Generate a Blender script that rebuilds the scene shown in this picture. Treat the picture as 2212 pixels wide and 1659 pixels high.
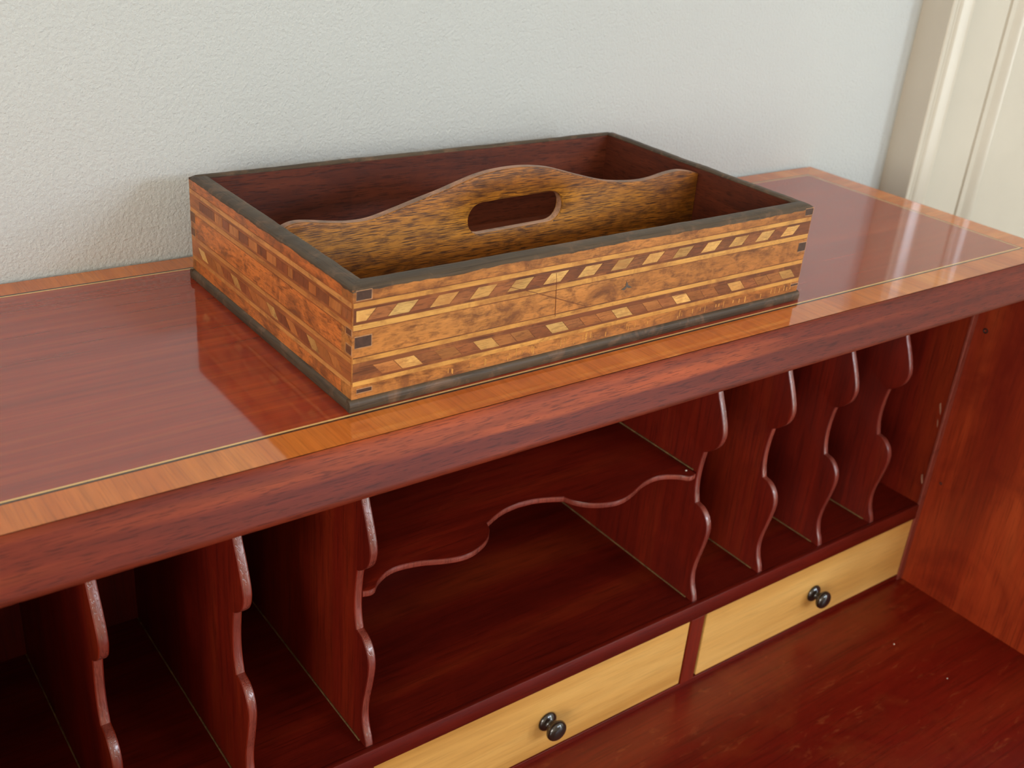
import bpy, bmesh, math, random
from mathutils import Vector, Matrix, Euler
random.seed(7)
for o in list(bpy.data.objects): bpy.data.objects.remove(o)
SC = bpy.context.scene
COL = SC.collection
Z0 = 1.10                      # height of the bureau top above the floor
YW = 0.2855                    # plane of the wall behind the bureau

# ------------------------------------------------------------------ camera
cam = bpy.data.cameras.new('camera'); cam_o = bpy.data.objects.new('camera', cam); COL.objects.link(cam_o)
cam.sensor_width = 36.0; cam.sensor_fit = 'HORIZONTAL'; cam.lens = 2342.865 * 36 / 2212
cam_o.location = (-0.26971, -0.41963, 0.27657 + Z0)
cam_o.rotation_euler = Euler((1.10744, -0.07927, -0.63014), 'XYZ')
cam.clip_start = 0.02
cam.dof.use_dof = True; cam.dof.focus_distance = 0.66; cam.dof.aperture_fstop = 13.0
SC.camera = cam_o

# ------------------------------------------------------------------ world, light, exposure
w = bpy.data.worlds.new('world'); SC.world = w; w.use_nodes = True
bg = w.node_tree.nodes['Background']; bg.inputs[0].default_value = (0.80, 0.90, 1.0, 1); bg.inputs[1].default_value = 1.0
WIN = [(0.85, 1.55), (2.00, 2.80)]      # the two windows in the wall behind the camera, x ranges
WZ = (1.93, 2.45)
YF = -3.00                              # that wall
for i, (a, b) in enumerate(WIN):
    L = bpy.data.lights.new('window_daylight', 'AREA'); L.shape = 'RECTANGLE'
    L.size = b - a; L.size_y = WZ[1] - WZ[0]; L.energy = 21; L.color = (0.74, 0.86, 1.0)
    lo = bpy.data.objects.new('window_daylight', L); COL.objects.link(lo)
    lo.location = ((a + b) / 2, YF - 0.06, sum(WZ) / 2); lo.rotation_euler = (math.radians(90), 0, 0)
GZ = 0.30                                # the right-hand one is a tall glazed door; below the sky lies the darker garden
L = bpy.data.lights.new('garden_daylight', 'AREA'); L.shape = 'RECTANGLE'
L.size = WIN[1][1] - WIN[1][0]; L.size_y = WZ[0] - GZ; L.energy = 10; L.color = (0.95, 1.0, 0.92)
lo = bpy.data.objects.new('garden_daylight', L); COL.objects.link(lo)
lo.location = (sum(WIN[1]) / 2, YF - 0.06, (WZ[0] + GZ) / 2); lo.rotation_euler = (math.radians(90), 0, 0)
SWY, SWZ = (-2.7, -1.1), (0.95, 2.25)   # a wide window in the left wall, warm afternoon light
XLW = -2.3
L = bpy.data.lights.new('side_window_daylight', 'AREA'); L.shape = 'RECTANGLE'
L.size = SWY[1] - SWY[0]; L.size_y = SWZ[1] - SWZ[0]; L.energy = 38; L.color = (1.0, 0.92, 0.80)
lo = bpy.data.objects.new('side_window_daylight', L); COL.objects.link(lo)
lo.location = (XLW - 0.06, sum(SWY) / 2, sum(SWZ) / 2); lo.rotation_euler = (math.radians(90), 0, math.radians(-90))
vs = SC.view_settings
vs.view_transform = 'Standard'; vs.look = 'None'; vs.gamma = 1.0; vs.use_curve_mapping = False
vs.exposure = 0.95
SC.cycles.adaptive_threshold = 0.015
SC.cycles.max_bounces = 7; SC.cycles.diffuse_bounces = 4; SC.cycles.glossy_bounces = 4; SC.cycles.transmission_bounces = 2
SC.cycles.caustics_reflective = False; SC.cycles.caustics_refractive = False

# ------------------------------------------------------------------ materials
def srgb(r, g, b):
    f = lambda c: c / 12.92 if c <= 0.04045 else ((c + 0.055) / 1.055) ** 2.4
    return (f(r / 255), f(g / 255), f(b / 255), 1)

class NT:
    def __init__(s, name):
        s.m = bpy.data.materials.new(name); s.m.use_nodes = True; s.t = s.m.node_tree
        s.b = s.t.nodes['Principled BSDF']
    def n(s, typ, **kw):
        x = s.t.nodes.new(typ)
        for k, v in kw.items(): setattr(x, k, v)
        return x
    def l(s, a, b): s.t.links.new(a, b)
    def ramp(s, fac, stops, interp='LINEAR'):
        r = s.n('ShaderNodeValToRGB'); r.color_ramp.interpolation = interp
        e = r.color_ramp.elements
        while len(e) < len(stops): e.new(0.5)
        for k, (p, c) in enumerate(stops): e[k].position = p; e[k].color = c
        s.l(fac, r.inputs[0]); return r.outputs[0]
    def noise(s, vec, scale, detail=4, rough=0.55, dist=0.0):
        x = s.n('ShaderNodeTexNoise'); x.inputs['Scale'].default_value = scale; x.inputs['Detail'].default_value = detail
        x.inputs['Roughness'].default_value = rough; x.inputs['Distortion'].default_value = dist
        s.l(vec, x.inputs['Vector']); return x.outputs['Fac']
    def mix(s, fac, a, b, mode='MIX'):
        x = s.n('ShaderNodeMix', data_type='RGBA', blend_type=mode)
        for src, sock in ((fac, x.inputs[0]), (a, x.inputs[6]), (b, x.inputs[7])):
            if hasattr(src, 'is_linked') or isinstance(src, bpy.types.NodeSocket): s.l(src, sock)
            else: sock.default_value = src
        return x.outputs[2]
    def mapping(s, vec, scale, rot=(0, 0, 0)):
        x = s.n('ShaderNodeMapping'); x.inputs['Scale'].default_value = scale; x.inputs['Rotation'].default_value = rot
        s.l(vec, x.inputs['Vector']); return x.outputs[0]
    def coords(s, rnd=True):
        tc = s.n('ShaderNodeTexCoord')
        if not rnd: return tc.outputs['Object']
        oi = s.n('ShaderNodeObjectInfo'); mm = s.n('ShaderNodeMath', operation='MULTIPLY'); mm.inputs[1].default_value = 7.0
        s.l(oi.outputs['Random'], mm.inputs[0]); va = s.n('ShaderNodeVectorMath', operation='ADD')
        s.l(tc.outputs['Object'], va.inputs[0]); s.l(mm.outputs[0], va.inputs[1]); s.rand = oi.outputs['Random']
        return va.outputs[0]

def wood(name, dark, mid, light, axis='x', grain=1.0, streak=0.35, pores=0.5, rough=0.3, ior=1.5, bump=0.05,
         mottle=None, rnd=True, rot=(0, 0, 0), figure=26, tint=0.0, pore_col=None, rough_var=0.0, pasp=0.035, pscale=900, dirt=None, fasp=0.07, pth=(0.36, 0.46)):
    """straight-grained wood: broad figure, fine streaks, short dark pores; grain runs along `axis`"""
    t = NT(name); v = t.coords(rnd)
    st = {'x': (fasp, 1, 1), 'y': (1, fasp, 1), 'z': (1, 1, fasp)}[axis]
    sp = {'x': (pasp, 1, 1), 'y': (1, pasp, 1), 'z': (1, 1, pasp)}[axis]
    vm = t.mapping(v, st, rot)
    f1 = t.noise(vm, figure * grain, 3, 0.5, 0.6)
    f2 = t.noise(vm, 260 * grain, 3, 0.6, 0.2)
    base = t.ramp(f1, [(0.30, dark), (0.52, mid), (0.74, light)])
    s2 = t.ramp(f2, [(0.30, (1 - streak,) * 3 + (1,)), (0.62, (1, 1, 1, 1))])
    col = t.mix(1.0, base, s2, 'MULTIPLY')
    f3 = t.noise(t.mapping(v, sp, rot), pscale * grain, 2, 0.5)
    pm = t.ramp(f3, [(pth[0], (1, 1, 1, 1)), (pth[1], (0, 0, 0, 1))])
    pc = pore_col or tuple(c * 0.28 for c in dark[:3]) + (1,)
    pf = t.n('ShaderNodeMath', operation='MULTIPLY'); pf.inputs[1].default_value = pores; t.l(pm, pf.inputs[0])
    col = t.mix(pf.outputs[0], col, pc)
    if mottle:                                   # wear, stains: (colour, scale, low, high, strength)
        mc, ms, lo, hi, stg = mottle
        f4 = t.noise(v, ms, 5, 0.65, 0.8)
        mm = t.ramp(f4, [(lo, (0, 0, 0, 1)), (hi, (stg,) * 3 + (1,))])
        col = t.mix(mm, col, mc)
    if dirt:                                     # fine grime in the surface: (colour, scale, low, high, strength)
        dc, ds, lo, hi, stg = dirt
        f5 = t.noise(t.mapping(v, {'x': (0.35, 1, 1), 'y': (1, 0.35, 1), 'z': (1, 1, 0.35)}[axis]), ds, 6, 0.7, 0.5)
        col = t.mix(t.ramp(f5, [(lo, (0, 0, 0, 1)), (hi, (stg,) * 3 + (1,))]), col, dc)
    if tint and rnd:
        rv = t.ramp(t.rand, [(0, (1 - tint,) * 3 + (1,)), (1, (1 + tint * 0.4,) * 3 + (1,))])
        col = t.mix(1.0, col, rv, 'MULTIPLY')
    t.l(col, t.b.inputs['Base Color'])
    t.b.inputs['Roughness'].default_value = rough; t.b.inputs['IOR'].default_value = ior
    if rough_var:
        rr = t.n('ShaderNodeMapRange'); rr.inputs['To Min'].default_value = rough; rr.inputs['To Max'].default_value = rough + rough_var
        t.l(t.noise(v, 60, 4), rr.inputs[0]); t.l(rr.outputs[0], t.b.inputs['Roughness'])
    bp = t.n('ShaderNodeBump'); bp.inputs['Strength'].default_value = bump; bp.inputs['Distance'].default_value = 0.0006
    t.l(t.mix(0.5, f2, pm), bp.inputs['Height'])
    # pores are hollows
    inv = t.n('ShaderNodeMath', operation='SUBTRACT'); inv.inputs[0].default_value = 1.0; t.l(pm, inv.inputs[1])
    t.l(inv.outputs[0], bp.inputs['Height']); t.l(bp.outputs[0], t.b.inputs['Normal'])
    return t.m

def plain(name, col, rough=0.5, ior=1.45, metallic=0.0, vary=0.08, nscale=40, bump=0.0, bscale=200, bdist=0.0006, spec_tint=None):
    t = NT(name); v = t.coords(False)
    f = t.noise(v, nscale, 4)
    a = tuple(max(0, c * (1 - vary)) for c in col[:3]) + (1,); b = tuple(min(1, c * (1 + vary)) for c in col[:3]) + (1,)
    t.l(t.ramp(f, [(0.3, a), (0.7, b)]), t.b.inputs['Base Color'])
    t.b.inputs['Roughness'].default_value = rough; t.b.inputs['IOR'].default_value = ior; t.b.inputs['Metallic'].default_value = metallic
    if bump:
        bp = t.n('ShaderNodeBump'); bp.inputs['Strength'].default_value = bump; bp.inputs['Distance'].default_value = bdist
        t.l(t.noise(v, bscale, 5, 0.6), bp.inputs['Height']); t.l(bp.outputs[0], t.b.inputs['Normal'])
    return t.m

M = {}
M['wall'] = plain('wall_paint', srgb(195, 198, 197), 0.85, vary=0.02, nscale=3, bump=0.75, bscale=400, bdist=0.002)
M['room'] = plain('room_paint', srgb(226, 221, 208), 0.9, vary=0.02)
M['ceiling'] = plain('ceiling_paint', srgb(236, 232, 222), 0.9, vary=0.01)
M['gloss_paint'] = plain('cream_gloss_paint', srgb(198, 190, 176), 0.22, 1.6, vary=0.02, nscale=15)
M['carpet'] = plain('beige_carpet', srgb(176, 160, 138), 0.95, vary=0.12, nscale=120, bump=0.6, bscale=500, bdist=0.004)
M['field'] = wood('mahogany_field_veneer', srgb(142, 40, 11), srgb(154, 47, 14), srgb(168, 62, 21), 'x', 1.0, 0.22, 0.12, 0.075, 2.1, 0.0006, rnd=False, figure=90, fasp=0.03, pscale=700)
M['band'] = wood('satinwood_crossband', srgb(186, 92, 30), srgb(206, 112, 40), srgb(220, 134, 56), 'y', 1.0, 0.20, 0.2, 0.06, 1.8, 0.006, rnd=False, rot=(0, 0, 0.35))
M['band_side'] = wood('satinwood_crossband_side', srgb(186, 92, 30), srgb(206, 112, 40), srgb(220, 134, 56), 'x', 1.0, 0.20, 0.2, 0.06, 1.8, 0.006, rnd=False)
M['string'] = plain('boxwood_stringing', srgb(226, 184, 120), 0.1, 1.7, vary=0.1)
M['ebony'] = plain('ebony_line', srgb(58, 36, 22), 0.15, 1.7, vary=0.1)
M['edge'] = wood('mahogany_edge', srgb(84, 24, 13), srgb(108, 38, 19), srgb(184, 86, 38), 'x', 1.0, 0.3, 0.5, 0.44, 1.28, 0.05, rnd=False, figure=40, pscale=1500, pasp=0.06, fasp=0.05)
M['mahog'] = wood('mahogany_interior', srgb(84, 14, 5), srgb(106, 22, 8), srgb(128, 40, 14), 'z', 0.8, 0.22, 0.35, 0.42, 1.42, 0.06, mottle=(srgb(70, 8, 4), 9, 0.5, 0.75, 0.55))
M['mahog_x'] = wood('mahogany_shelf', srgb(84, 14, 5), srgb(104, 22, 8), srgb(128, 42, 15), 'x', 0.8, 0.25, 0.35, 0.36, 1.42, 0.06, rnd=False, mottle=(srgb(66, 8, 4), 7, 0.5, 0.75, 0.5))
M['mahog_edge'] = wood('mahogany_shaped_edge', srgb(110, 44, 36), srgb(132, 60, 48), srgb(150, 74, 60), 'z', 1.0, 0.2, 0.3, 0.26, 1.75, 0.25, mottle=(srgb(80, 30, 24), 60, 0.5, 0.7, 0.5))
M['desk_floor'] = wood('mahogany_writing_surface', srgb(92, 11, 4), srgb(110, 19, 7), srgb(134, 46, 20), 'x', 0.6, 0.2, 0.3, 0.30, 1.5, 0.06, rnd=False, figure=18, mottle=(srgb(130, 56, 22), 9, 0.52, 0.74, 0.45), dirt=(srgb(150, 74, 40), 150, 0.58, 0.72, 0.5))
M['carcass'] = wood('mahogany_carcass', srgb(96, 30, 16), srgb(120, 42, 20), srgb(146, 62, 30), 'z', 0.7, 0.22, 0.35, 0.25, 1.5, 0.05)
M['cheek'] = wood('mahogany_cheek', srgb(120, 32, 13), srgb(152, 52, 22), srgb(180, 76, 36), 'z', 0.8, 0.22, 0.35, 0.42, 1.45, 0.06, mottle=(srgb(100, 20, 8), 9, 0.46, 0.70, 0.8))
M['satin'] = wood('satinwood_drawer', srgb(188, 134, 66), srgb(212, 160, 88), srgb(226, 180, 108), 'x', 0.9, 0.10, 0.12, 0.33, 1.48, 0.03, figure=30)
M['knob'] = plain('dark_bronze_knob', srgb(34, 24, 20), 0.16, 1.7, vary=0.3, nscale=120)
M['pine'] = wood('drawer_lining', srgb(150, 110, 62), srgb(172, 130, 80), srgb(190, 150, 98), 'y', 0.9, 0.15, 0.2, 0.6, 1.45, 0.05)
M['glue'] = plain('dusty_glue_line', srgb(116, 88, 54), 0.8, vary=0.5, nscale=200, bump=0.5, bscale=500)
M['dark'] = plain('dark_hole', srgb(30, 10, 6), 0.6)
# tray
WEAR = (srgb(104, 56, 28), 48, 0.48, 0.66, 0.75)
M['veneer'] = wood('tray_veneer', srgb(156, 90, 40), srgb(192, 124, 60), srgb(212, 150, 82), 'x', 1.0, 0.3, 0.4, 0.36, 1.5, 0.10, mottle=WEAR, rnd=False, pasp=0.12, pscale=1500, dirt=(srgb(84, 44, 24), 210, 0.49, 0.66, 0.75))
M['veneer_y'] = wood('tray_veneer_end', srgb(180, 94, 40), srgb(212, 122, 56), srgb(226, 148, 78), 'y', 1.0, 0.3, 0.4, 0.34, 1.5, 0.10, mottle=WEAR, rnd=False, pasp=0.12, pscale=1500, dirt=(srgb(84, 44, 24), 210, 0.49, 0.66, 0.75))
M['lightline'] = wood('tray_light_stringing', srgb(190, 128, 58), srgb(210, 152, 76), srgb(224, 172, 96), 'x', 1.0, 0.2, 0.25, 0.36, 1.5, 0.06, mottle=(srgb(146, 86, 40), 40, 0.48, 0.68, 0.8), pscale=1500, dirt=(srgb(110, 62, 30), 150, 0.54, 0.70, 0.7))
M['lightline_y'] = wood('tray_light_stringing_end', srgb(182, 112, 54), srgb(198, 132, 68), srgb(212, 150, 84), 'y', 1.0, 0.2, 0.25, 0.36, 1.5, 0.06, mottle=(srgb(146, 78, 38), 40, 0.48, 0.68, 0.8), pscale=1500, dirt=(srgb(110, 60, 30), 150, 0.54, 0.70, 0.7))
M['darkband'] = wood('tray_dark_band', srgb(92, 46, 24), srgb(120, 64, 34), srgb(142, 84, 46), 'x', 1.0, 0.3, 0.5, 0.36, 1.5, 0.1, mottle=(srgb(168, 104, 52), 36, 0.50, 0.68, 0.7), pscale=1500)
M['darkband_y'] = wood('tray_dark_band_end', srgb(128, 66, 32), srgb(152, 84, 42), srgb(172, 102, 54), 'y', 1.0, 0.3, 0.5, 0.36, 1.5, 0.1, mottle=(srgb(180, 106, 54), 36, 0.46, 0.66, 0.6), pscale=1500)
M['loz_light'] = wood('inlay_light', srgb(198, 142, 76), srgb(216, 166, 94), srgb(228, 184, 112), 'x', 1.0, 0.14, 0.4, 0.36, 1.5, 0.05, tint=0.35, rot=(0, 0.9, 0), mottle=(srgb(166, 102, 52), 60, 0.46, 0.66, 0.6), pscale=1500, pasp=0.1, dirt=(srgb(120, 70, 36), 200, 0.54, 0.72, 0.7))
M['loz_mid'] = wood('inlay_mid', srgb(148, 86, 42), srgb(174, 108, 56), srgb(192, 128, 70), 'x', 1.0, 0.25, 0.5, 0.36, 1.5, 0.08, tint=0.3, rot=(0, 0.9, 0), pscale=1500, pasp=0.1, dirt=(srgb(96, 52, 28), 200, 0.52, 0.72, 0.7))
M['loz_dark'] = wood('inlay_dark', srgb(124, 66, 34), srgb(152, 88, 48), srgb(174, 110, 62), 'x', 1.0, 0.3, 0.5, 0.36, 1.5, 0.08, tint=0.3, rot=(0, -0.9, 0), pscale=1500, pasp=0.1, dirt=(srgb(86, 42, 24), 180, 0.50, 0.72, 0.6))
M['block_dark'] = wood('end_block_dark', srgb(122, 60, 30), srgb(146, 78, 40), srgb(166, 98, 54), 'z', 1.0, 0.3, 0.5, 0.36, 1.5, 0.08, tint=0.3, pscale=1500, pasp=0.1)
M['block_light'] = wood('end_block_light', srgb(168, 96, 46), srgb(192, 118, 60), srgb(208, 138, 76), 'z', 1.0, 0.2, 0.4, 0.36, 1.5, 0.08, tint=0.2, pscale=1500, pasp=0.1)
M['rim'] = wood('tray_dark_rim', srgb(62, 48, 36), srgb(84, 68, 52), srgb(104, 86, 66), 'x', 1.0, 0.25, 0.4, 0.5, 1.4, 0.2, rnd=False, mottle=(srgb(132, 98, 74), 60, 0.52, 0.72, 0.6))
M['rim_y'] = wood('tray_dark_rim_y', srgb(62, 48, 36), srgb(84, 68, 52), srgb(104, 86, 66), 'y', 1.0, 0.25, 0.4, 0.5, 1.4, 0.2, rnd=False, mottle=(srgb(132, 98, 74), 60, 0.52, 0.72, 0.6))
M['pin'] = plain('tray_joint_pin', srgb(70, 48, 40), 0.4, vary=0.3, nscale=300)
M['pin_side'] = plain('tray_joint_pin_end', srgb(104, 64, 40), 0.4, vary=0.3, nscale=300)
M['outline'] = plain('pale_joint_line', srgb(176, 132, 96), 0.5, vary=0.25, nscale=400)
M['inner'] = wood('tray_inside_mahogany', srgb(84, 36, 22), srgb(112, 52, 32), srgb(136, 68, 42), 'x', 1.1, 0.3, 0.6, 0.5, 1.45, 0.12, rnd=False, pscale=1200, pasp=0.08, mottle=(srgb(58, 26, 22), 22, 0.52, 0.74, 0.7))
M['inner_y'] = wood('tray_inside_mahogany_end', srgb(84, 36, 22), srgb(110, 50, 30), srgb(132, 64, 40), 'y', 1.1, 0.3, 0.6, 0.5, 1.45, 0.12, rnd=False, pscale=1200, pasp=0.08, mottle=(srgb(58, 26, 22), 22, 0.52, 0.74, 0.7))
M['handle'] = wood('tray_handle_oak', srgb(146, 82, 22), srgb(186, 116, 34), srgb(210, 144, 50), 'x', 1.0, 0.35, 0.85, 0.46, 1.4, 0.15, rnd=False, pore_col=srgb(58, 30, 14), pscale=1700, pasp=0.045, pth=(0.41, 0.50), mottle=(srgb(96, 50, 22), 18, 0.47, 0.70, 0.75), dirt=(srgb(70, 36, 16), 160, 0.48, 0.66, 0.7))
M['handle_edge'] = wood('tray_handle_edge', srgb(150, 104, 78), srgb(184, 132, 100), srgb(204, 152, 118), 'x', 1.2, 0.3, 0.5, 0.42, 1.5, 0.2, rnd=False, mottle=(srgb(104, 84, 70), 40, 0.47, 0.62, 0.8))
M['scratch'] = plain('dark_scratch', srgb(112, 62, 32), 0.6)
M['ink'] = plain('grey_stain', srgb(84, 74, 66), 0.6)

# ------------------------------------------------------------------ mesh helpers
def bevel(bm, wdt, seg=2):
    if wdt: bmesh.ops.bevel(bm, geom=list(bm.edges), offset=wdt, segments=seg, profile=0.5, affect='EDGES')
def box(x0, x1, y0, y1, z0, z1, bv=0, seg=2, bm=None):
    b = bmesh.new()
    vs_ = [b.verts.new((x, y, z)) for x in (x0, x1) for y in (y0, y1) for z in (z0, z1)]
    for f in ((0, 1, 3, 2), (4, 6, 7, 5), (0, 4, 5, 1), (2, 3, 7, 6), (0, 2, 6, 4), (1, 5, 7, 3)): b.faces.new([vs_[i] for i in f])
    bmesh.ops.recalc_face_normals(b, faces=b.faces[:])
    bevel(b, bv, seg)
    if bm is None: return b
    me = bpy.data.meshes.new('t'); b.to_mesh(me); b.free(); bm.from_mesh(me); bpy.data.meshes.remove(me); return bm
def prism(poly, axis, a0, a1, bv=0):
    """extrude a 2-D outline: axis x -> (y,z), y -> (x,z), z -> (x,y)"""
    b = bmesh.new()
    def P(p, a): return {'x': (a, p[0], p[1]), 'y': (p[0], a, p[1]), 'z': (p[0], p[1], a)}[axis]
    A = [b.verts.new(P(p, a0)) for p in poly]; B = [b.verts.new(P(p, a1)) for p in poly]
    n = len(poly)
    for i in range(n): b.faces.new((A[i], A[(i + 1) % n], B[(i + 1) % n], B[i]))
    fa = b.faces.new(A); fb = b.faces.new(B[::-1])
    if bv:
        es = [e for e in list(fa.edges) + list(fb.edges)]
        bmesh.ops.bevel(b, geom=es, offset=bv, segments=2, profile=0.5, affect='EDGES')
    bmesh.ops.recalc_face_normals(b, faces=b.faces[:]); return b
def spline(pts, per=6, closed=False):
    out = []; n = len(pts)
    for i in range(n - 1):
        p0 = pts[max(i - 1, 0)]; p1 = pts[i]; p2 = pts[i + 1]; p3 = pts[min(i + 2, n - 1)]
        for k in range(per):
            t = k / per
            out.append(tuple(0.5 * ((2 * p1[j]) + (-p0[j] + p2[j]) * t + (2 * p0[j] - 5 * p1[j] + 4 * p2[j] - p3[j]) * t * t + (-p0[j] + 3 * p1[j] - 3 * p2[j] + p3[j]) * t ** 3) for j in range(2)))
    out.append(tuple(pts[-1])); return out
def lathe(prof, n=32):
    """prof: (r, y) along -y axis"""
    b = bmesh.new(); rings = []
    for r, y in prof:
        rings.append([b.verts.new((r * math.cos(2 * math.pi * k / n), y, r * math.sin(2 * math.pi * k / n))) for k in range(n)])
    for A, B in zip(rings, rings[1:]):
        for k in range(n): b.faces.new((A[k], A[(k + 1) % n], B[(k + 1) % n], B[k]))
    b.faces.new(rings[0]); b.faces.new(rings[-1][::-1])
    bmesh.ops.recalc_face_normals(b, faces=b.faces[:]); return b
def link(name, me, parent=None, loc=(0, 0, 0)):
    o = bpy.data.objects.new(name, me); COL.objects.link(o); o.location = loc
    if parent: o.parent = parent
    return o
def obj(name, bm, mat, parent=None, loc=(0, 0, 0), off=None, smooth=False, label=None):
    if off: bmesh.ops.translate(bm, verts=bm.verts[:], vec=off)
    me = bpy.data.meshes.new(name); bm.to_mesh(me); bm.free()
    for m in (mat if isinstance(mat, (list, tuple)) else [mat]): me.materials.append(M[m])
    if smooth:
        for p in me.polygons: p.use_smooth = True
        me.set_sharp_from_angle(angle=math.radians(38))
    o = link(name, me, parent, loc)
    if label: o['label'] = label
    return o
def struct(name, bm, mat, label, cat, parent=None, smooth=False):
    o = obj(name, bm, mat, parent, smooth=smooth)
    if parent is None: o['kind'] = 'structure'; o['label'] = label; o['category'] = cat
    return o
def root(name, loc, label, cat, rz=0):
    o = bpy.data.objects.new(name, None); COL.objects.link(o); o.location = loc; o.rotation_euler = (0, 0, rz)
    o['label'] = label; o['category'] = cat; return o

# ------------------------------------------------------------------ the room
XL, XR, H = -2.3, 3.5, 2.75
struct('floor', box(XL, XR, YF, YW, -0.05, 0), 'carpet', 'beige carpeted floor of the room', 'floor')
struct('ceiling', box(XL, XR, YF, YW, H, H + 0.05), 'ceiling', 'plain white ceiling of the room', 'ceiling')
struct('wall_back', box(XL, XR, YW, YW + 0.1, 0, H), 'wall', 'pale grey plastered wall behind the bureau', 'wall')
wl_ = box(XL - 0.1, XL, YF, SWY[0], 0, H); box(XL - 0.1, XL, SWY[1], YW, 0, H, bm=wl_); box(XL - 0.1, XL, *SWY, 0, SWZ[0], bm=wl_); box(XL - 0.1, XL, *SWY, SWZ[1], H, bm=wl_)
struct('wall_left', wl_, 'room', 'cream wall with a wide window at the far left of the room', 'wall')
wn = bmesh.new()
for (p, q, r, s_) in ((SWY[0], SWY[0] + 0.05, *SWZ), (SWY[1] - 0.05, SWY[1], *SWZ), (*SWY, SWZ[0], SWZ[0] + 0.05), (*SWY, SWZ[1] - 0.05, SWZ[1]), (-1.92, -1.88, *SWZ)):
    box(XL - 0.05, XL - 0.01, p, q, r, s_, 0.003, bm=wn)
struct('window_3', wn, 'gloss_paint', 'wide white window frame in the left wall', 'window')
struct('wall_right', box(XR, XR + 0.1, YF, YW, 0, H), 'room', 'plain cream wall at the far right of the room', 'wall')
wf = bmesh.new()
xs = [XL] + [v for p in WIN for v in p] + [XR]
for a, b in zip(xs[0::2], xs[1::2]): box(a, b, YF - 0.1, YF, 0, H, bm=wf)
for (a, b), zb in zip(WIN, (WZ[0], GZ)): box(a, b, YF - 0.1, YF, 0, zb, bm=wf); box(a, b, YF - 0.1, YF, WZ[1], H, bm=wf)
struct('wall_front', wf, 'room', 'cream wall with two windows behind the camera', 'wall')
for i, (a, b) in enumerate(WIN):
    wn = bmesh.new(); t = 0.04; zz0 = (WZ[0], GZ)[i]
    for (p, q, r, s) in ((a, a + t, zz0, WZ[1]), (b - t, b, zz0, WZ[1]), (a, b, zz0, zz0 + t), (a, b, WZ[1] - t, WZ[1]), ((a + b) / 2 - 0.012, (a + b) / 2 + 0.012, zz0, WZ[1])):
        box(p, q, YF - 0.05, YF - 0.01, r, s, 0.003, bm=wn)
    struct('window_%d' % (i + 1), wn, 'gloss_paint', ['white painted window frame nearer the desk in the front wall', 'tall white painted glazed door frame in the front wall'][i], 'window')
struct('baseboard_back', prism([(YW, 0), (YW - 0.02, 0), (YW - 0.02, 0.12), (YW - 0.012, 0.14), (YW - 0.008, 0.16), (YW, 0.165)], 'x', XL, 0.76), 'gloss_paint', 'cream skirting board along the back wall', 'baseboard')
# moulded door architrave on the same wall, right of the bureau: a vertical extrusion of its plan profile
AX, AP = 0.790, 0.036
pl = [(AX, 0), (AX, AP - 0.001), (AX + 0.001, AP), (AX + 0.0070, AP), (AX + 0.0080, AP - 0.003), (AX + 0.0105, AP - 0.0075), (AX + 0.0145, AP - 0.008), (AX + 0.0160, AP - 0.005),
      (AX + 0.0185, AP - 0.005), (AX + 0.0195, AP - 0.0095), (AX + 0.0225, AP - 0.0090), (AX + 0.0240, AP - 0.0070), (AX + 0.0280, AP - 0.0057), (AX + 0.0330, AP - 0.0043), (AX + 0.0380, AP - 0.0030), (AX + 0.0420, AP - 0.0021), (AX + 0.0440, AP - 0.0030),
      (AX + 0.0450, AP - 0.0060), (AX + 0.0458, AP - 0.0120), (AX + 0.0475, AP - 0.013), (AX + 0.128, AP - 0.013), (AX + 0.129, AP - 0.0175), (AX + 0.133, AP - 0.0185), (AX + 0.1345, AP - 0.0135),
      (AX + 0.142, AP - 0.0125), (AX + 0.1435, AP - 0.0175), (AX + 0.150, AP - 0.0205), (AX + 0.157, AP - 0.0175), (AX + 0.159, AP - 0.0150), (AX + 0.167, AP - 0.0128), (AX + 0.169, AP - 0.0140), (AX + 0.173, AP - 0.0200), (AX + 0.175, AP - 0.0205), (AX + 0.20, AP - 0.0205), (AX + 0.20, 0)]
struct('trim_1', prism([(x, YW - p) for x, p in pl], 'z', 0, 2.10), 'gloss_paint', 'cream painted moulded door architrave right of the bureau', 'trim', smooth=True)
struct('door_1', box(AX + 0.20, AX + 0.96, YW - 0.014, YW - 0.0005, 0.006, 2.06, 0.001), 'gloss_paint', 'cream painted door right of the architrave', 'door')

# ------------------------------------------------------------------ the bureau
XC, CX = 0.6358, 0.1645                      # inner face of the right cheek, centre line
XRT = 0.6538                                  # right edge of the top
XLT, XCL = 2 * CX - XRT, 2 * CX - XC
YB = 0.2811
YFR, ZRAIL, ZDT, ZDB, ZFL = 0.0506, -0.2775, -0.2940, -0.3635, -0.3695
RD = (CX, 0.14, 0.0)
bureau = root('writing_bureau', RD, 'red mahogany bureau with cross-banded top and open pigeonholes', 'bureau')
OFF = (-RD[0], -RD[1], Z0)
def dk(name, bm, mat, parent=bureau, smooth=False, label=None): return obj(name, bm, mat, parent, off=OFF, smooth=smooth, label=label)

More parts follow.
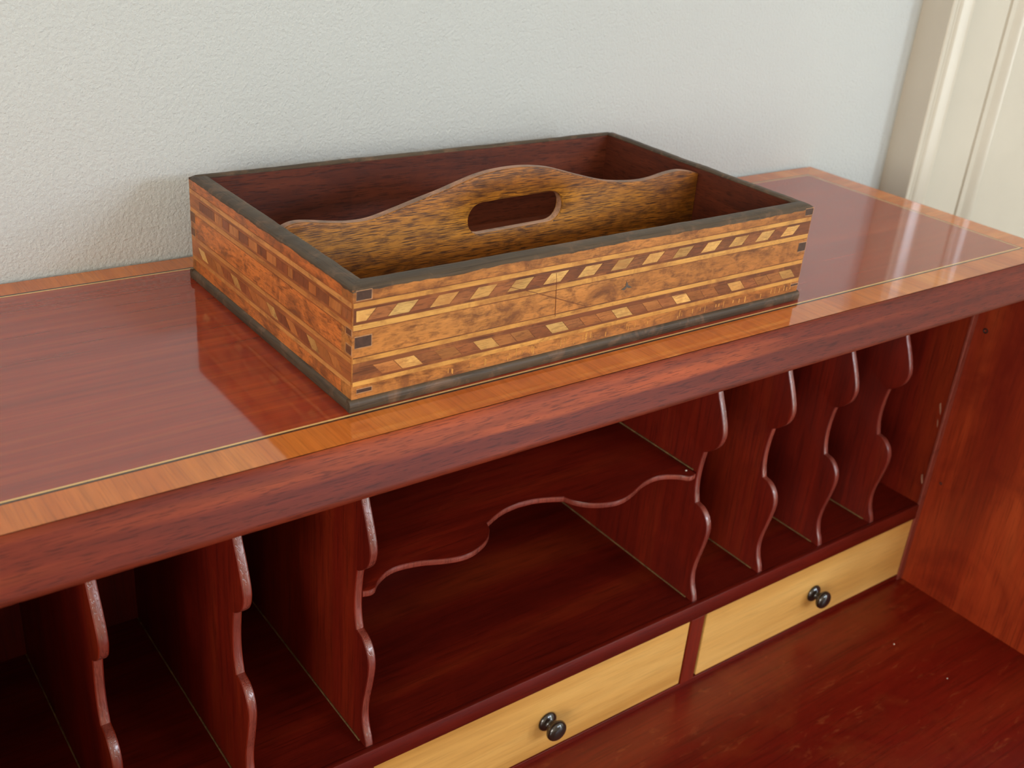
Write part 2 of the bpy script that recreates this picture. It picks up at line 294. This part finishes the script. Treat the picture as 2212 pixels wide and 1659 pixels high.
ZT = -0.0272                                  # underside of the top
top = dk('top_board', box(XLT, XRT, 0.001, YB, ZT, -0.0008), 'edge', label='thick mahogany top board')
ys, yd, ybs = 0.02565, 0.0242, 0.25955        # light stringing at ys, dark line just outside
xrs = 0.62523; xls = 2 * CX - xrs
t8 = -0.0008
dk('top_panel', box(xls + 0.0008, xrs - 0.0008, ys + 0.0008, ybs - 0.0008, t8, 0), 'field', top, label='glossy red mahogany veneer field of the top')
def ring(x0, x1, y0, y1, wd, parts, mat, name):
    e = 0.0
    for k, (a, b, c, d) in enumerate(((x0, x1, y0, y0 + wd), (x0, x1, y1 - wd, y1), (x0, x0 + wd, y0 + wd, y1 - wd), (x1 - wd, x1, y0 + wd, y1 - wd))):
        dk(name, box(a, b, c, d, t8, 0.00003), mat, top)
ring(xls - 0.0006, xrs + 0.0006, ys - 0.0006, ybs + 0.0006, 0.0014, 4, 'string', 'stringing')
ring(xls - 0.0022, xrs + 0.0022, ys - 0.0022, ybs + 0.0022, 0.0016, 4, 'ebony', 'dark_line')
bx0, bx1, by0, by1 = xls - 0.0022, xrs + 0.0022, ys - 0.0022, ybs + 0.0022
for poly, mt in (([(XLT, 0.0), (XRT, 0.0), (bx1, by0), (bx0, by0)], 'band'), ([(XLT, YB), (bx0, by1), (bx1, by1), (XRT, YB)], 'band'),
                 ([(XLT, 0.0), (bx0, by0), (bx0, by1), (XLT, YB)], 'band_side'), ([(XRT, 0.0), (XRT, YB), (bx1, by1), (bx1, by0)], 'band_side')):
    dk('crossband', prism(poly, 'z', t8, 0.0), mt, top, label=None)
# slanted, rounded front edge of the top
ep = [(0.0, 0.0), (-0.0010, -0.0009), (-0.0030, -0.0050), (-0.0075, -0.0145), (-0.0118, -0.0236), (-0.0126, -0.0256), (-0.0122, -0.0270), (-0.0108, -0.0277), (0.001, -0.0277), (0.001, t8), (0.0, t8)]
dk('front_edge', prism(ep[:-2] + [(0.001, t8), (0.001, 0.0)][:1] + [(0.0006, 0.0)], 'x', XLT, XRT), 'edge', top, smooth=True, label='slanted mahogany front edge of the top')

# carcass: cheeks with sloping front, back, base, lower body, lid
YH = -0.215                                   # hinge line of the lid
ck = [(YB - 0.002, ZT), (YB - 0.002, -Z0 + 0.12), (YH, -Z0 + 0.12), (YH, ZFL + 0.012), (YH + 0.012, ZFL + 0.03), (-0.012, -0.031), (-0.006, ZT)]
for x0, x1 in ((XC, XRT - 0.0005), (XLT + 0.0005, XCL)):
    c = dk('cheek', prism(ck, 'x', x0, x1, 0.0006), 'cheek', label='inner side panel of the bureau')
    if x0 > 0:
        for (yy, zz, r) in ((0.0395, -0.086, 0.0026), (0.0385, -0.2486, 0.0015)):
            pg = lathe([(r, 0.0006), (r, -0.0002), (r * 0.7, -0.0004), (r * 0.3, 0.0002)], 20)
            bmesh.ops.rotate(pg, verts=pg.verts[:], matrix=Matrix.Rotation(-math.pi / 2, 3, 'Z'))
            dk('bolt_hole', (bmesh.ops.translate(pg, verts=pg.verts[:], vec=(XC, yy, zz)), pg)[1], 'dark', c, smooth=True)
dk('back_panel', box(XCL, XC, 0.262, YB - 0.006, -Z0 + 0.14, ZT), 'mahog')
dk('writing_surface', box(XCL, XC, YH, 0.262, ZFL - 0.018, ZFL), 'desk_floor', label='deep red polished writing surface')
lid = dk('lid', box(XLT + 0.002, XRT - 0.002, YH - 0.40, YH - 0.001, ZFL - 0.018, ZFL, 0.0015), 'desk_floor', label='opened fall front lying level')
for sx in (XCL + 0.12, XC - 0.12): dk('hinge', box(sx - 0.03, sx + 0.03, YH - 0.012, YH + 0.011, ZFL - 0.001, ZFL + 0.0004, 0.0003), 'string', lid)
dk('lower_body', box(XCL, XC, YH + 0.004, 0.262, -Z0 + 0.14, ZFL - 0.018), 'carcass')
zt, hh = ZFL - 0.055, 0.0
for k, h in enumerate((0.13, 0.155, 0.18)):
    dr = dk('long_drawer', box(XCL + 0.004, XC - 0.004, YH - 0.008, YH + 0.003, zt - h, zt, 0.003), 'carcass'); zt -= h + 0.008
    for sx in (CX - 0.26, CX + 0.26):
        kn = lathe([(0.004, 0.0), (0.011, -0.002), (0.006, -0.008), (0.013, -0.018), (0.012, -0.025), (0.004, -0.028)], 24)
        bmesh.ops.translate(kn, verts=kn.verts[:], vec=(sx, YH - 0.008, zt + h / 2 + 0.008)); dk('knob', kn, 'knob', dr, smooth=True)
dk('plinth', prism([(XLT - 0.006, -Z0 + 0.14), (XRT + 0.006, -Z0 + 0.14), (XRT + 0.006, -Z0), (XRT - 0.10, -Z0), (XRT - 0.13, -Z0 + 0.06), (XRT - 0.20, -Z0 + 0.085), (XLT + 0.20, -Z0 + 0.085), (XLT + 0.13, -Z0 + 0.06), (XLT + 0.10, -Z0), (XLT - 0.006, -Z0)], 'y', YH - 0.014, YH + 0.003), 'carcass')
for sx0, sx1 in ((XLT, XLT + 0.09), (XRT - 0.09, XRT)): dk('back_foot', box(sx0, sx1, YB - 0.06, YB - 0.004, -Z0, -Z0 + 0.118, 0.002), 'carcass')

# pigeonhole nest
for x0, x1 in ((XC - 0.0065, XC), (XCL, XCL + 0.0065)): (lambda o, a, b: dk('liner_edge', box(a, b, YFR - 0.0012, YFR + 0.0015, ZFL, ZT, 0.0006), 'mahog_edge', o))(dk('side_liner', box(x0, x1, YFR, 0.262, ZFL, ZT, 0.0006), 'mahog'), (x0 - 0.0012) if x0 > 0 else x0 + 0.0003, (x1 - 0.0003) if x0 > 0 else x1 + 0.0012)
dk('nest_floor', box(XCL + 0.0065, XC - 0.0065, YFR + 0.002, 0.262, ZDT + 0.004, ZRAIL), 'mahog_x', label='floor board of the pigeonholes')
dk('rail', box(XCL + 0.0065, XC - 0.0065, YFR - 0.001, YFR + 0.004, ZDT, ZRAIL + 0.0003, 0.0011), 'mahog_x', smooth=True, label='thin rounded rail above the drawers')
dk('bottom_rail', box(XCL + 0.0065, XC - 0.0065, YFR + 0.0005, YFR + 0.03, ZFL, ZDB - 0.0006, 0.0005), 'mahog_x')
PR = [(0.0640, -0.0275), (0.0682, -0.060), (0.0672, -0.080), (0.0640, -0.095), (0.0592, -0.106), (0.0562, -0.1145), (0.0556, -0.1215), (0.0580, -0.1295), (0.0632, -0.1358), (0.0694, -0.1408)]
PR = [(0.0800, -0.0275), (0.0738, -0.068)] + [(0.0672, -0.087), (0.0625, -0.0975), (0.0588, -0.1065), (0.0562, -0.1145), (0.0556, -0.1215), (0.0582, -0.1300), (0.0636, -0.1362), (0.0692, -0.1405)]
PR2 = [(0.0712, -0.1415), (0.0724, -0.1490), (0.0735, -0.1590), (0.0738, -0.1700), (0.0728, -0.1800), (0.0706, -0.1885)]
PR3 = [(0.0694, -0.1889), (0.0640, -0.1902), (0.0588, -0.1940), (0.0552, -0.2003), (0.0540, -0.2080), (0.0550, -0.2170), (0.0576, -0.2300), (0.0602, -0.2420), (0.0612, -0.2540), (0.0594, -0.2640), (0.0562, -0.2715), (0.0545, ZRAIL)]
prof = spline(PR, 5) + spline(PR2, 4) + spline(PR3, 5)
TH = 0.0062
def divider_mesh():
    poly = prof + [(0.2615, ZRAIL), (0.2615, ZT)]
    b = prism(poly, 'x', 0, TH, 0.0)
    b.faces.ensure_lookup_table()
    for f in b.faces:
        c = f.calc_center_median()
        f.material_index = 1 if c.y < 0.09 and abs(f.normal.x) < 0.5 else 0
    # soften the two long arrises of the shaped front edge
    es = [e for e in b.edges if e.is_manifold and len({f.material_index for f in e.link_faces}) == 2 and abs(e.verts[0].co.x - e.verts[1].co.x) < 1e-6]
    bmesh.ops.bevel(b, geom=es, offset=0.0009, segments=2, profile=0.5, affect='EDGES')
    return b
DX = [0.0075, 0.3172, 0.3978, 0.4790, 0.5555]         # left faces measured
DX = [2 * CX - x - TH for x in (0.5555, 0.4790, 0.3978)] + DX
dm = None
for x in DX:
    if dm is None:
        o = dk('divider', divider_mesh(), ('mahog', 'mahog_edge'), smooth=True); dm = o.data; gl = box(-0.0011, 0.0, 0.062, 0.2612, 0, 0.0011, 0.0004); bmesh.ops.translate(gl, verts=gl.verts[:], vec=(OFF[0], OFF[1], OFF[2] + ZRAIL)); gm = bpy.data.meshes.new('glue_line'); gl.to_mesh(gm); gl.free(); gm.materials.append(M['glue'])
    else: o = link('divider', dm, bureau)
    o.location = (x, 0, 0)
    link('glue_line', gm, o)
# shaped shelf in the middle compartment
zs = -0.1614
half = [(0.0137, 0.0735), (0.0190, 0.0722), (0.0230, 0.0738), (0.0282, 0.0790), (0.0376, 0.0842), (0.0485, 0.0858), (0.0633, 0.0830), (0.0768, 0.0777), (0.0884, 0.0744), (0.0987, 0.0742), (0.1100, 0.0778), (0.1189, 0.0832), (0.1255, 0.0905), (0.1290, 0.0985)]
half2 = [(0.1306, 0.0990), (0.1400, 0.1034), (0.1510, 0.1070), (CX, 0.1085)]
lp = spline(half, 5) + spline(half2, 5)
sp = lp + [(2 * CX - x, y) for x, y in lp[-2::-1]]
def shelf():
    b = prism(sp + [(0.3172, 0.2612), (0.0137, 0.2612)], 'z', zs - 0.0052, zs)
    for f in b.faces:
        c = f.calc_center_median(); f.material_index = 1 if c.y < 0.115 and abs(f.normal.z) < 0.5 else 0
    es = [e for e in b.edges if e.is_manifold and len({f.material_index for f in e.link_faces}) == 2 and abs(e.verts[0].co.z - e.verts[1].co.z) < 1e-6]
    bmesh.ops.bevel(b, geom=es, offset=0.0008, segments=2, profile=0.5, affect='EDGES')
    return b
sh = dk('shelf', shelf(), ('mahog_x', 'mahog_edge'), smooth=True, label='serpentine-edged middle shelf')
dk('glue_line', box(0.3160, 0.3172, 0.078, 0.2610, zs, zs + 0.0012, 0.0004), 'glue', sh)
# chips where the polish is knocked off the side liner, and pale flecks of lint
M['chip'] = plain('bare_wood_chip', srgb(150, 104, 84), 0.7, vary=0.3, nscale=300)
M['lint'] = plain('pale_lint', srgb(226, 214, 200), 0.9)
liner = [o for o in bureau.children if o.name.startswith('side_liner')][0]
XI = XC - 0.0065
for pts in ([(0.0590, -0.1690), (0.0578, -0.1670), (0.0556, -0.1745), (0.0553, -0.1790), (0.0568, -0.1760)], [(0.0566, -0.1838), (0.0552, -0.1870), (0.0544, -0.1930), (0.0556, -0.1900)], [(0.0568, -0.2470), (0.0556, -0.2452), (0.0532, -0.2535), (0.0538, -0.2560), (0.0556, -0.2515)]):
    dk('chip', prism(pts, 'x', XI - 0.00015, XI + 0.0002), 'chip', liner)
for x, y, z, r in ((0.3108, 0.0800, zs, 0.0010), (0.5380, -0.0123, ZFL, 0.0008), (0.5406, -0.0683, ZFL, 0.0007)):
    lt = bmesh.new(); bmesh.ops.create_icosphere(lt, subdivisions=2, radius=r); bmesh.ops.scale(lt, verts=lt.verts[:], vec=(1, 0.8, 0.5)); bmesh.ops.translate(lt, verts=lt.verts[:], vec=(x, y, z + r * 0.5))
    dk('lint_fleck', lt, 'lint', sh if z == zs else [o for o in bureau.children if o.name.startswith('writing_surface')][0])
# posts and drawers
for x0, x1 in ((0.3172, 0.3328), (2 * CX - 0.3328, 2 * CX - 0.3172)): dk('drawer_post', box(x0, x1, YFR - 0.0002, 0.262, ZDB - 0.0006, ZDT, 0.0006), 'mahog')
kprof = [(0.0030, 0.0), (0.0086, -0.0002), (0.0092, -0.0016), (0.0080, -0.0034), (0.0050, -0.0056), (0.0042, -0.0076), (0.0048, -0.0092), (0.0074, -0.0104), (0.0094, -0.0126), (0.0096, -0.0150), (0.0086, -0.0172), (0.0060, -0.0190), (0.0028, -0.0197), (0.0008, -0.0198)]
for x0, x1, lb in ((0.0128, 0.3164, None), (0.3372, 0.6290, None), (2 * CX - 0.6290, 2 * CX - 0.3372, None)):
    d = dk('drawer', box(x0, x1, YFR + 0.0012, YFR + 0.012, ZDB, ZDT - 0.0003, 0.0005), 'satin', label='pale satinwood drawer front')
    dk('drawer_box', box(x0 + 0.002, x1 - 0.002, YFR + 0.012, 0.25, ZDB + 0.002, ZDT - 0.006), 'pine', d)
    kn = lathe(spline(kprof, 3), 36); kx = (x0 + x1) / 2 + 0.003
    bmesh.ops.scale(kn, verts=kn.verts[:], vec=(0.92, 0.85, 0.92))
    bmesh.ops.translate(kn, verts=kn.verts[:], vec=(kx, YFR + 0.0012, (ZDB + ZDT) / 2 - 0.003))
    dk('knob', kn, 'knob', d, smooth=True, label='small dark turned knob')

# ------------------------------------------------------------------ the cutlery tray
TL, TW, THT = 0.360, 0.21395, 0.0703
WF, WB, WL, WR = 0.0114, 0.0052, 0.0112, 0.0070      # wall thicknesses
tray = root('cutlery_tray', (-0.02144, 0.02907, Z0 + 0.00003), 'antique inlaid wooden cutlery tray with central handle on the bureau top', 'tray', 0.0083)
def tr(name, bm, mat, parent=tray, smooth=False, label=None, loc=(0, 0, 0)): return obj(name, bm, mat, parent, smooth=smooth, label=label, loc=loc)
mm = 0.001
RZ = 0.0688                                   # veneer stops, dark rim begins
front = tr('front_wall', box(0, TL, 0, WF, 0.003, RZ), ('veneer', 'inner'), label='inlaid front wall of the tray')
back = tr('back_wall', box(0, TL, TW - WB, TW, 0.003, RZ), ('veneer', 'inner'))
left = tr('left_wall', box(0, WL, WF, TW - WB, 0.003, RZ), ('veneer_y', 'inner_y'), label='inlaid left end of the tray')
right = tr('right_wall', box(TL - WR, TL, WF, TW - WB, 0.003, RZ), ('veneer_y', 'inner_y'))
for o, ax, sgn in ((front, 1, 1), (back, 1, -1), (left, 0, 1), (right, 0, -1)):
    for p in o.data.polygons: p.material_index = 1 if p.normal[ax] * sgn > 0.5 else 0
tr('tray_bottom', box(0.001, TL - 0.001, 0.001, TW - 0.001, 0.0005, 0.0080), 'inner')
# worn dark rim: an uneven, rounded strip along the top of each wall
def rim_mesh(length, width, axis, seed, n=90):
    rnd = random.Random(seed); b = bmesh.new(); rings = []
    low = 0; top_w = 0
    for i in range(n + 1):
        s = length * i / n
        low = 0.75 * low + rnd.uniform(-1, 1) * 0.00045; top_w = 0.85 * top_w + rnd.uniform(-1, 1) * 0.00012
        o_ = -0.00022
        end = min(s, length - s); e = 0.0012 * max(0, 1 - end / 0.004) ** 2
        z1 = THT + top_w - e
        pts = [(o_, RZ - 0.0010 + low), (o_, z1 - 0.0013), (0.0004, z1 - 0.0006), (0.0016, z1), (width - 0.0018, z1), (width - 0.0006, z1 - 0.0005), (width + 0.0001, z1 - 0.0013), (width + 0.0001, RZ - 0.0004)]
        rings.append([b.verts.new((s, q, z) if axis == 'x' else (q, s, z)) for q, z in pts])
    for A, B in zip(rings, rings[1:]):
        for k in range(len(A)): b.faces.new((A[k], A[(k + 1) % len(A)], B[(k + 1) % len(A)], B[k]))
    b.faces.new(rings[0]); b.faces.new(rings[-1][::-1])
    bmesh.ops.recalc_face_normals(b, faces=b.faces[:]); return b
def flip(bm, ax, total):
    for v in bm.verts: v.co[ax] = total - v.co[ax]
    bmesh.ops.reverse_faces(bm, faces=bm.faces[:]); return bm
tr('rim', rim_mesh(TL, WF, 'x', 1), 'rim', front, True, 'worn dark rim')
tr('rim', flip(rim_mesh(TL, WB, 'x', 2), 1, TW), 'rim', back, True, 'worn dark rim')
lm = rim_mesh(TW - 0.001, WL, 'y', 3); tr('rim', lm, 'rim_y', left, True, 'worn dark rim')
tr('rim', flip(rim_mesh(TW - 0.001, WR, 'y', 4), 0, TL), 'rim_y', right, True, 'worn dark rim')
# dark base moulding
BP = [(0.002, 0.0), (-0.0015, 0.0), (-0.0020, 0.0012), (-0.0020, 0.0044), (-0.0012, 0.0060), (0.0002, 0.0068), (0.002, 0.0068)]
tr('base_moulding', prism(BP, 'x', -0.0018, TL + 0.0018), 'rim', front, True, 'dark base strip')
tr('base_moulding', flip(prism(BP, 'x', -0.0018, TL + 0.0018), 1, TW), 'rim', back, True)
tr('base_moulding', prism(BP, 'y', 0.0, TW), 'rim_y', left, True, 'dark base strip')
tr('base_moulding', flip(prism(BP, 'y', 0.0, TW), 0, TL), 'rim_y', right, True)

# inlay: drawn on a face as (s, z) outlines, laid on the wall a hair proud of the veneer
def on_face(face, poly, h0, h1):
    if face == 'front': return prism(poly, 'y', -h1, -h0)
    if face == 'back': return prism(poly, 'y', TW + h0, TW + h1)
    if face == 'left': return prism(poly, 'x', -h1, -h0)
    return prism(poly, 'x', TL + h0, TL + h1)
def R(s0, s1, z0, z1): return [(s0 * mm, z0 * mm), (s1 * mm, z0 * mm), (s1 * mm, z1 * mm), (s0 * mm, z1 * mm)]
def inlay(face, wall, length):
    y = '_y' if face in ('left', 'right') else ''
    a, b = 0.6, length - 0.6
    for z0, z1, mt, nm, h in ((59.0, 61.8, 'lightline', 'light_stringing', 0.16), (49.6, 59.0, 'darkband', 'dark_band', 0.10), (46.5, 49.6, 'lightline', 'light_stringing', 0.16),
                              (61.8, 62.2, 'darkband', 'dark_stringing', 0.13), (46.0, 46.5, 'darkband', 'dark_stringing', 0.13), (30.5, 31.0, 'darkband', 'dark_stringing', 0.13),
                              (27.8, 30.5, 'lightline', 'light_stringing', 0.16), (17.0, 27.8, 'darkband', 'dark_band', 0.10), (14.4, 17.0, 'lightline', 'light_stringing', 0.16)):
        tr(nm, on_face(face, R(a, b, z0, z1), -0.0004, h * mm), mt + y, wall)
    def piece(poly, mt, nm):
        tr(nm, on_face(face, [(p * mm, q * mm) for p, q in poly], 0.00005, 0.00024), mt, wall)
    if y == '':
        k = 0; s = 46.8 - 2 * 25.75
        while s < length - 8:                              # upper row: light lozenges leaning right
            pts = [(s, 51.3), (s + 12.6, 51.3), (s + 18.4, 57.4), (s + 5.6, 57.4)]
            if s > 0.5 and s + 18.4 < length - 0.5: piece(pts, 'loz_light', 'lozenge')
            elif s <= 0.5: piece([(2.2, 51.3), (s + 12.6, 51.3), (s + 18.4, 57.4), (2.2, 57.4)], 'loz_light', 'lozenge')
            q = s + 13.0
            if q + 17.6 < length - 0.5 and q > 0: piece([(q, 51.3), (q + 12.2, 51.3), (q + 17.8, 57.4), (q + 6.0, 57.4)], 'loz_dark', 'lozenge')
            s += 25.75
        s = 25.4 - 25.85; k = 0
        while s < length - 8:                              # lower row: leaning left
            mt = 'loz_light' if k % 2 else 'loz_mid'
            if s > 0.3 and s + 18.6 < length: piece([(s, 24.9), (s + 12.6, 24.9), (s + 18.6, 18.6), (s + 5.8, 18.6)], mt, 'lozenge')
            q = s + 13.0
            if q > 0.3 and q + 18.2 < length: piece([(q, 24.9), (q + 12.4, 24.9), (q + 18.2, 18.6), (q + 6.0, 18.6)], 'loz_dark' if k % 3 else 'loz_mid', 'lozenge')
            s += 25.85; k += 1
    else:
        darks = [(1, 11), (25, 39), (48, 66.5), (73, 87), (100, 112), (124.5, 138), (152, 162), (174, 198)]
        for i, (p, q) in enumerate(darks):
            piece(R2(p, q, 51.5, 57.1), 'block_dark', 'inlay_block')
            if i + 1 < len(darks): piece(R2(q + 0.5, darks[i + 1][0] - 0.5, 51.5, 57.1), 'block_light', 'inlay_block')
        for i in range(8):
            s = 203 - i * 25.4
            piece([(s, 24.9), (s - 9.5, 24.9), (s - 15.5, 18.8), (s - 6.5, 18.8)], 'loz_light' if i % 2 == 0 else 'block_light', 'lozenge')
            if i < 7: piece([(s - 10.2, 24.9), (s - 24.6, 24.9), (s - 31.0, 18.8), (s - 16.2, 18.8)], 'block_dark' if i % 3 else 'block_light', 'lozenge')
def R2(s0, s1, z0, z1): return [(s0, z0), (s1, z0), (s1, z1), (s0, z1)]
inlay('front', front, 360); inlay('back', back, 360); inlay('left', left, 213.95); inlay('right', right, 213.95)
# dark dovetail ends at the corners
def pin(face, wall, s0, s1, z0, z1):
    tr('pin_outline', on_face(face, [(p * mm, q * mm) for p, q in R2(s0 - 0.1, s1 + 0.45, z0 - 0.4, z1 + 0.4)], -0.0002, 0.00028), 'outline', wall)
    tr('joint_pin', on_face(face, [(p * mm, q * mm) for p, q in R2(s0, s1, z0, z1)], -0.0002, 0.00034), 'pin' if face in ('front', 'back') else 'pin_side', wall)
for f, wl in (('front', front), ('back', back)):
    pin(f, wl, 2.0, 10.8, 63.2, 68.2); pin(f, wl, 1.4, 11.2, 36.6, 42.7); pin(f, wl, 3.0, 12.0, 10.2, 12.2)
    pin(f, wl, 351.6, 359.4, 37.4, 43.6); pin(f, wl, 352, 359.6, 11.4, 12.8); pin(f, wl, 351.6, 359.6, 63.6, 68.2)
for f, wl in (('left', left), ('right', right)):
    pin(f, wl, 0.2, 6.0, 43.6, 47.0); pin(f, wl, 0.2, 6.0, 32.8, 37.6)
    pin(f, wl, 206, 213.4, 40.2, 46.8); pin(f, wl, 207, 213.2, 31.0, 36.0)
# short pale ticks rubbed through the lower border, scratches and a grey stain on the front
tk = bmesh.new(); rr = random.Random(5)
for k in range(46):
    s = rr.uniform(60, 352); z0 = rr.uniform(7.4, 9.5); h = rr.uniform(2.0, 5.0); wd = rr.uniform(0.3, 0.8)
    b_ = on_face('front', [(p * mm, q * mm) for p, q in ((s, z0), (s + wd, z0), (s + wd, z0 + h), (s, z0 + h))], -0.0001, 0.00012)
    me_ = bpy.data.meshes.new('t'); b_.to_mesh(me_); b_.free(); tk.from_mesh(me_); bpy.data.meshes.remove(me_)
to = tr('pale_ticks', tk, 'lightline', front); to['kind'] = 'stuff'
def scratch(pts, wd, mt='scratch'):
    for (p, q) in zip(pts, pts[1:]):
        dx, dz = q[0] - p[0], q[1] - p[1]; l_ = math.hypot(dx, dz); nx, nz = -dz / l_ * wd / 2, dx / l_ * wd / 2
        tr('scratch', on_face('front', [((p[0] + nx) * mm, (p[1] + nz) * mm), ((p[0] - nx) * mm, (p[1] - nz) * mm), ((q[0] - nx) * mm, (q[1] - nz) * mm), ((q[0] + nx) * mm, (q[1] + nz) * mm)], 0.0001, 0.00028), mt, front)
scratch([(100, 54), (118, 47.5), (159.5, 31.4)], 0.35)
scratch([(133, 57), (134, 50), (135.5, 29.5)], 0.35)
tr('stain', on_face('front', [(p * mm, q * mm) for p, q in ((186.5, 37.5), (190, 39), (190.2, 42.5), (192, 39.5), (195.5, 37.6), (193, 37.4), (191, 38.2), (189, 36.6))], 0.00004, 0.0002), 'ink', front)
# central partition rising into a shaped carrying handle with a cut-out grip
HP = spline([(11.3, 66.2), (14.2, 68.0), (20, 69.4), (28, 69.0), (46.6, 66.0), (58, 64.8), (71, 65.1), (89.7, 69.2), (109, 74.0), (122.6, 77.2), (136, 81.0), (150, 84.4), (164, 86.2), (184, 86.5), (204.7, 84.0), (221, 79.7), (238, 74.6), (261, 68.6), (285, 65.6), (303, 65.5), (320.7, 68.1), (333, 68.8), (344, 67.2), (352.9, 64.9)], 5)
def slot(n=10):
    r = 10.8; out = []
    for cx, cz, a0 in ((210.2, 56.4, -90), (153.2, 55.4, 90)):
        for k in range(n + 1):
            a = math.radians(a0 + 180 * k / n); out.append((cx + r * math.cos(a), cz + r * math.sin(a) * (1.0)))
    return out
def handle_mesh(v0, v1):
    b = bmesh.new()
    outer = HP + [(352.9, 8.0), (11.3, 8.0)]; inner = slot()
    loops = []
    for v in (v0, v1):
        A = [b.verts.new((x * mm, v, z * mm)) for x, z in outer]; B = [b.verts.new((x * mm, v, z * mm)) for x, z in inner]
        es = [b.edges.new((A[i], A[(i + 1) % len(A)])) for i in range(len(A))] + [b.edges.new((B[i], B[(i + 1) % len(B)])) for i in range(len(B))]
        bmesh.ops.triangle_fill(b, use_beauty=True, use_dissolve=False, edges=es)
        loops.append((A, B))
    for k in (0, 1):
        P, Q = loops[0][k], loops[1][k]
        for i in range(len(P)):
            f = b.faces.new((P[i], P[(i + 1) % len(P)], Q[(i + 1) % len(P)], Q[i]))
            f.material_index = 1
    bmesh.ops.recalc_face_normals(b, faces=b.faces[:])
    es = [e for e in b.edges if e.is_manifold and len({f.material_index for f in e.link_faces}) == 2 and max(v.co.z for v in e.verts) > 0.02]
    bmesh.ops.bevel(b, geom=es, offset=0.0012, segments=2, profile=0.5, affect='EDGES')
    return b
tr('handle_partition', handle_mesh(0.103, 0.1105), ('handle', 'handle_edge'), smooth=True, label='pale grained partition with shaped grip')
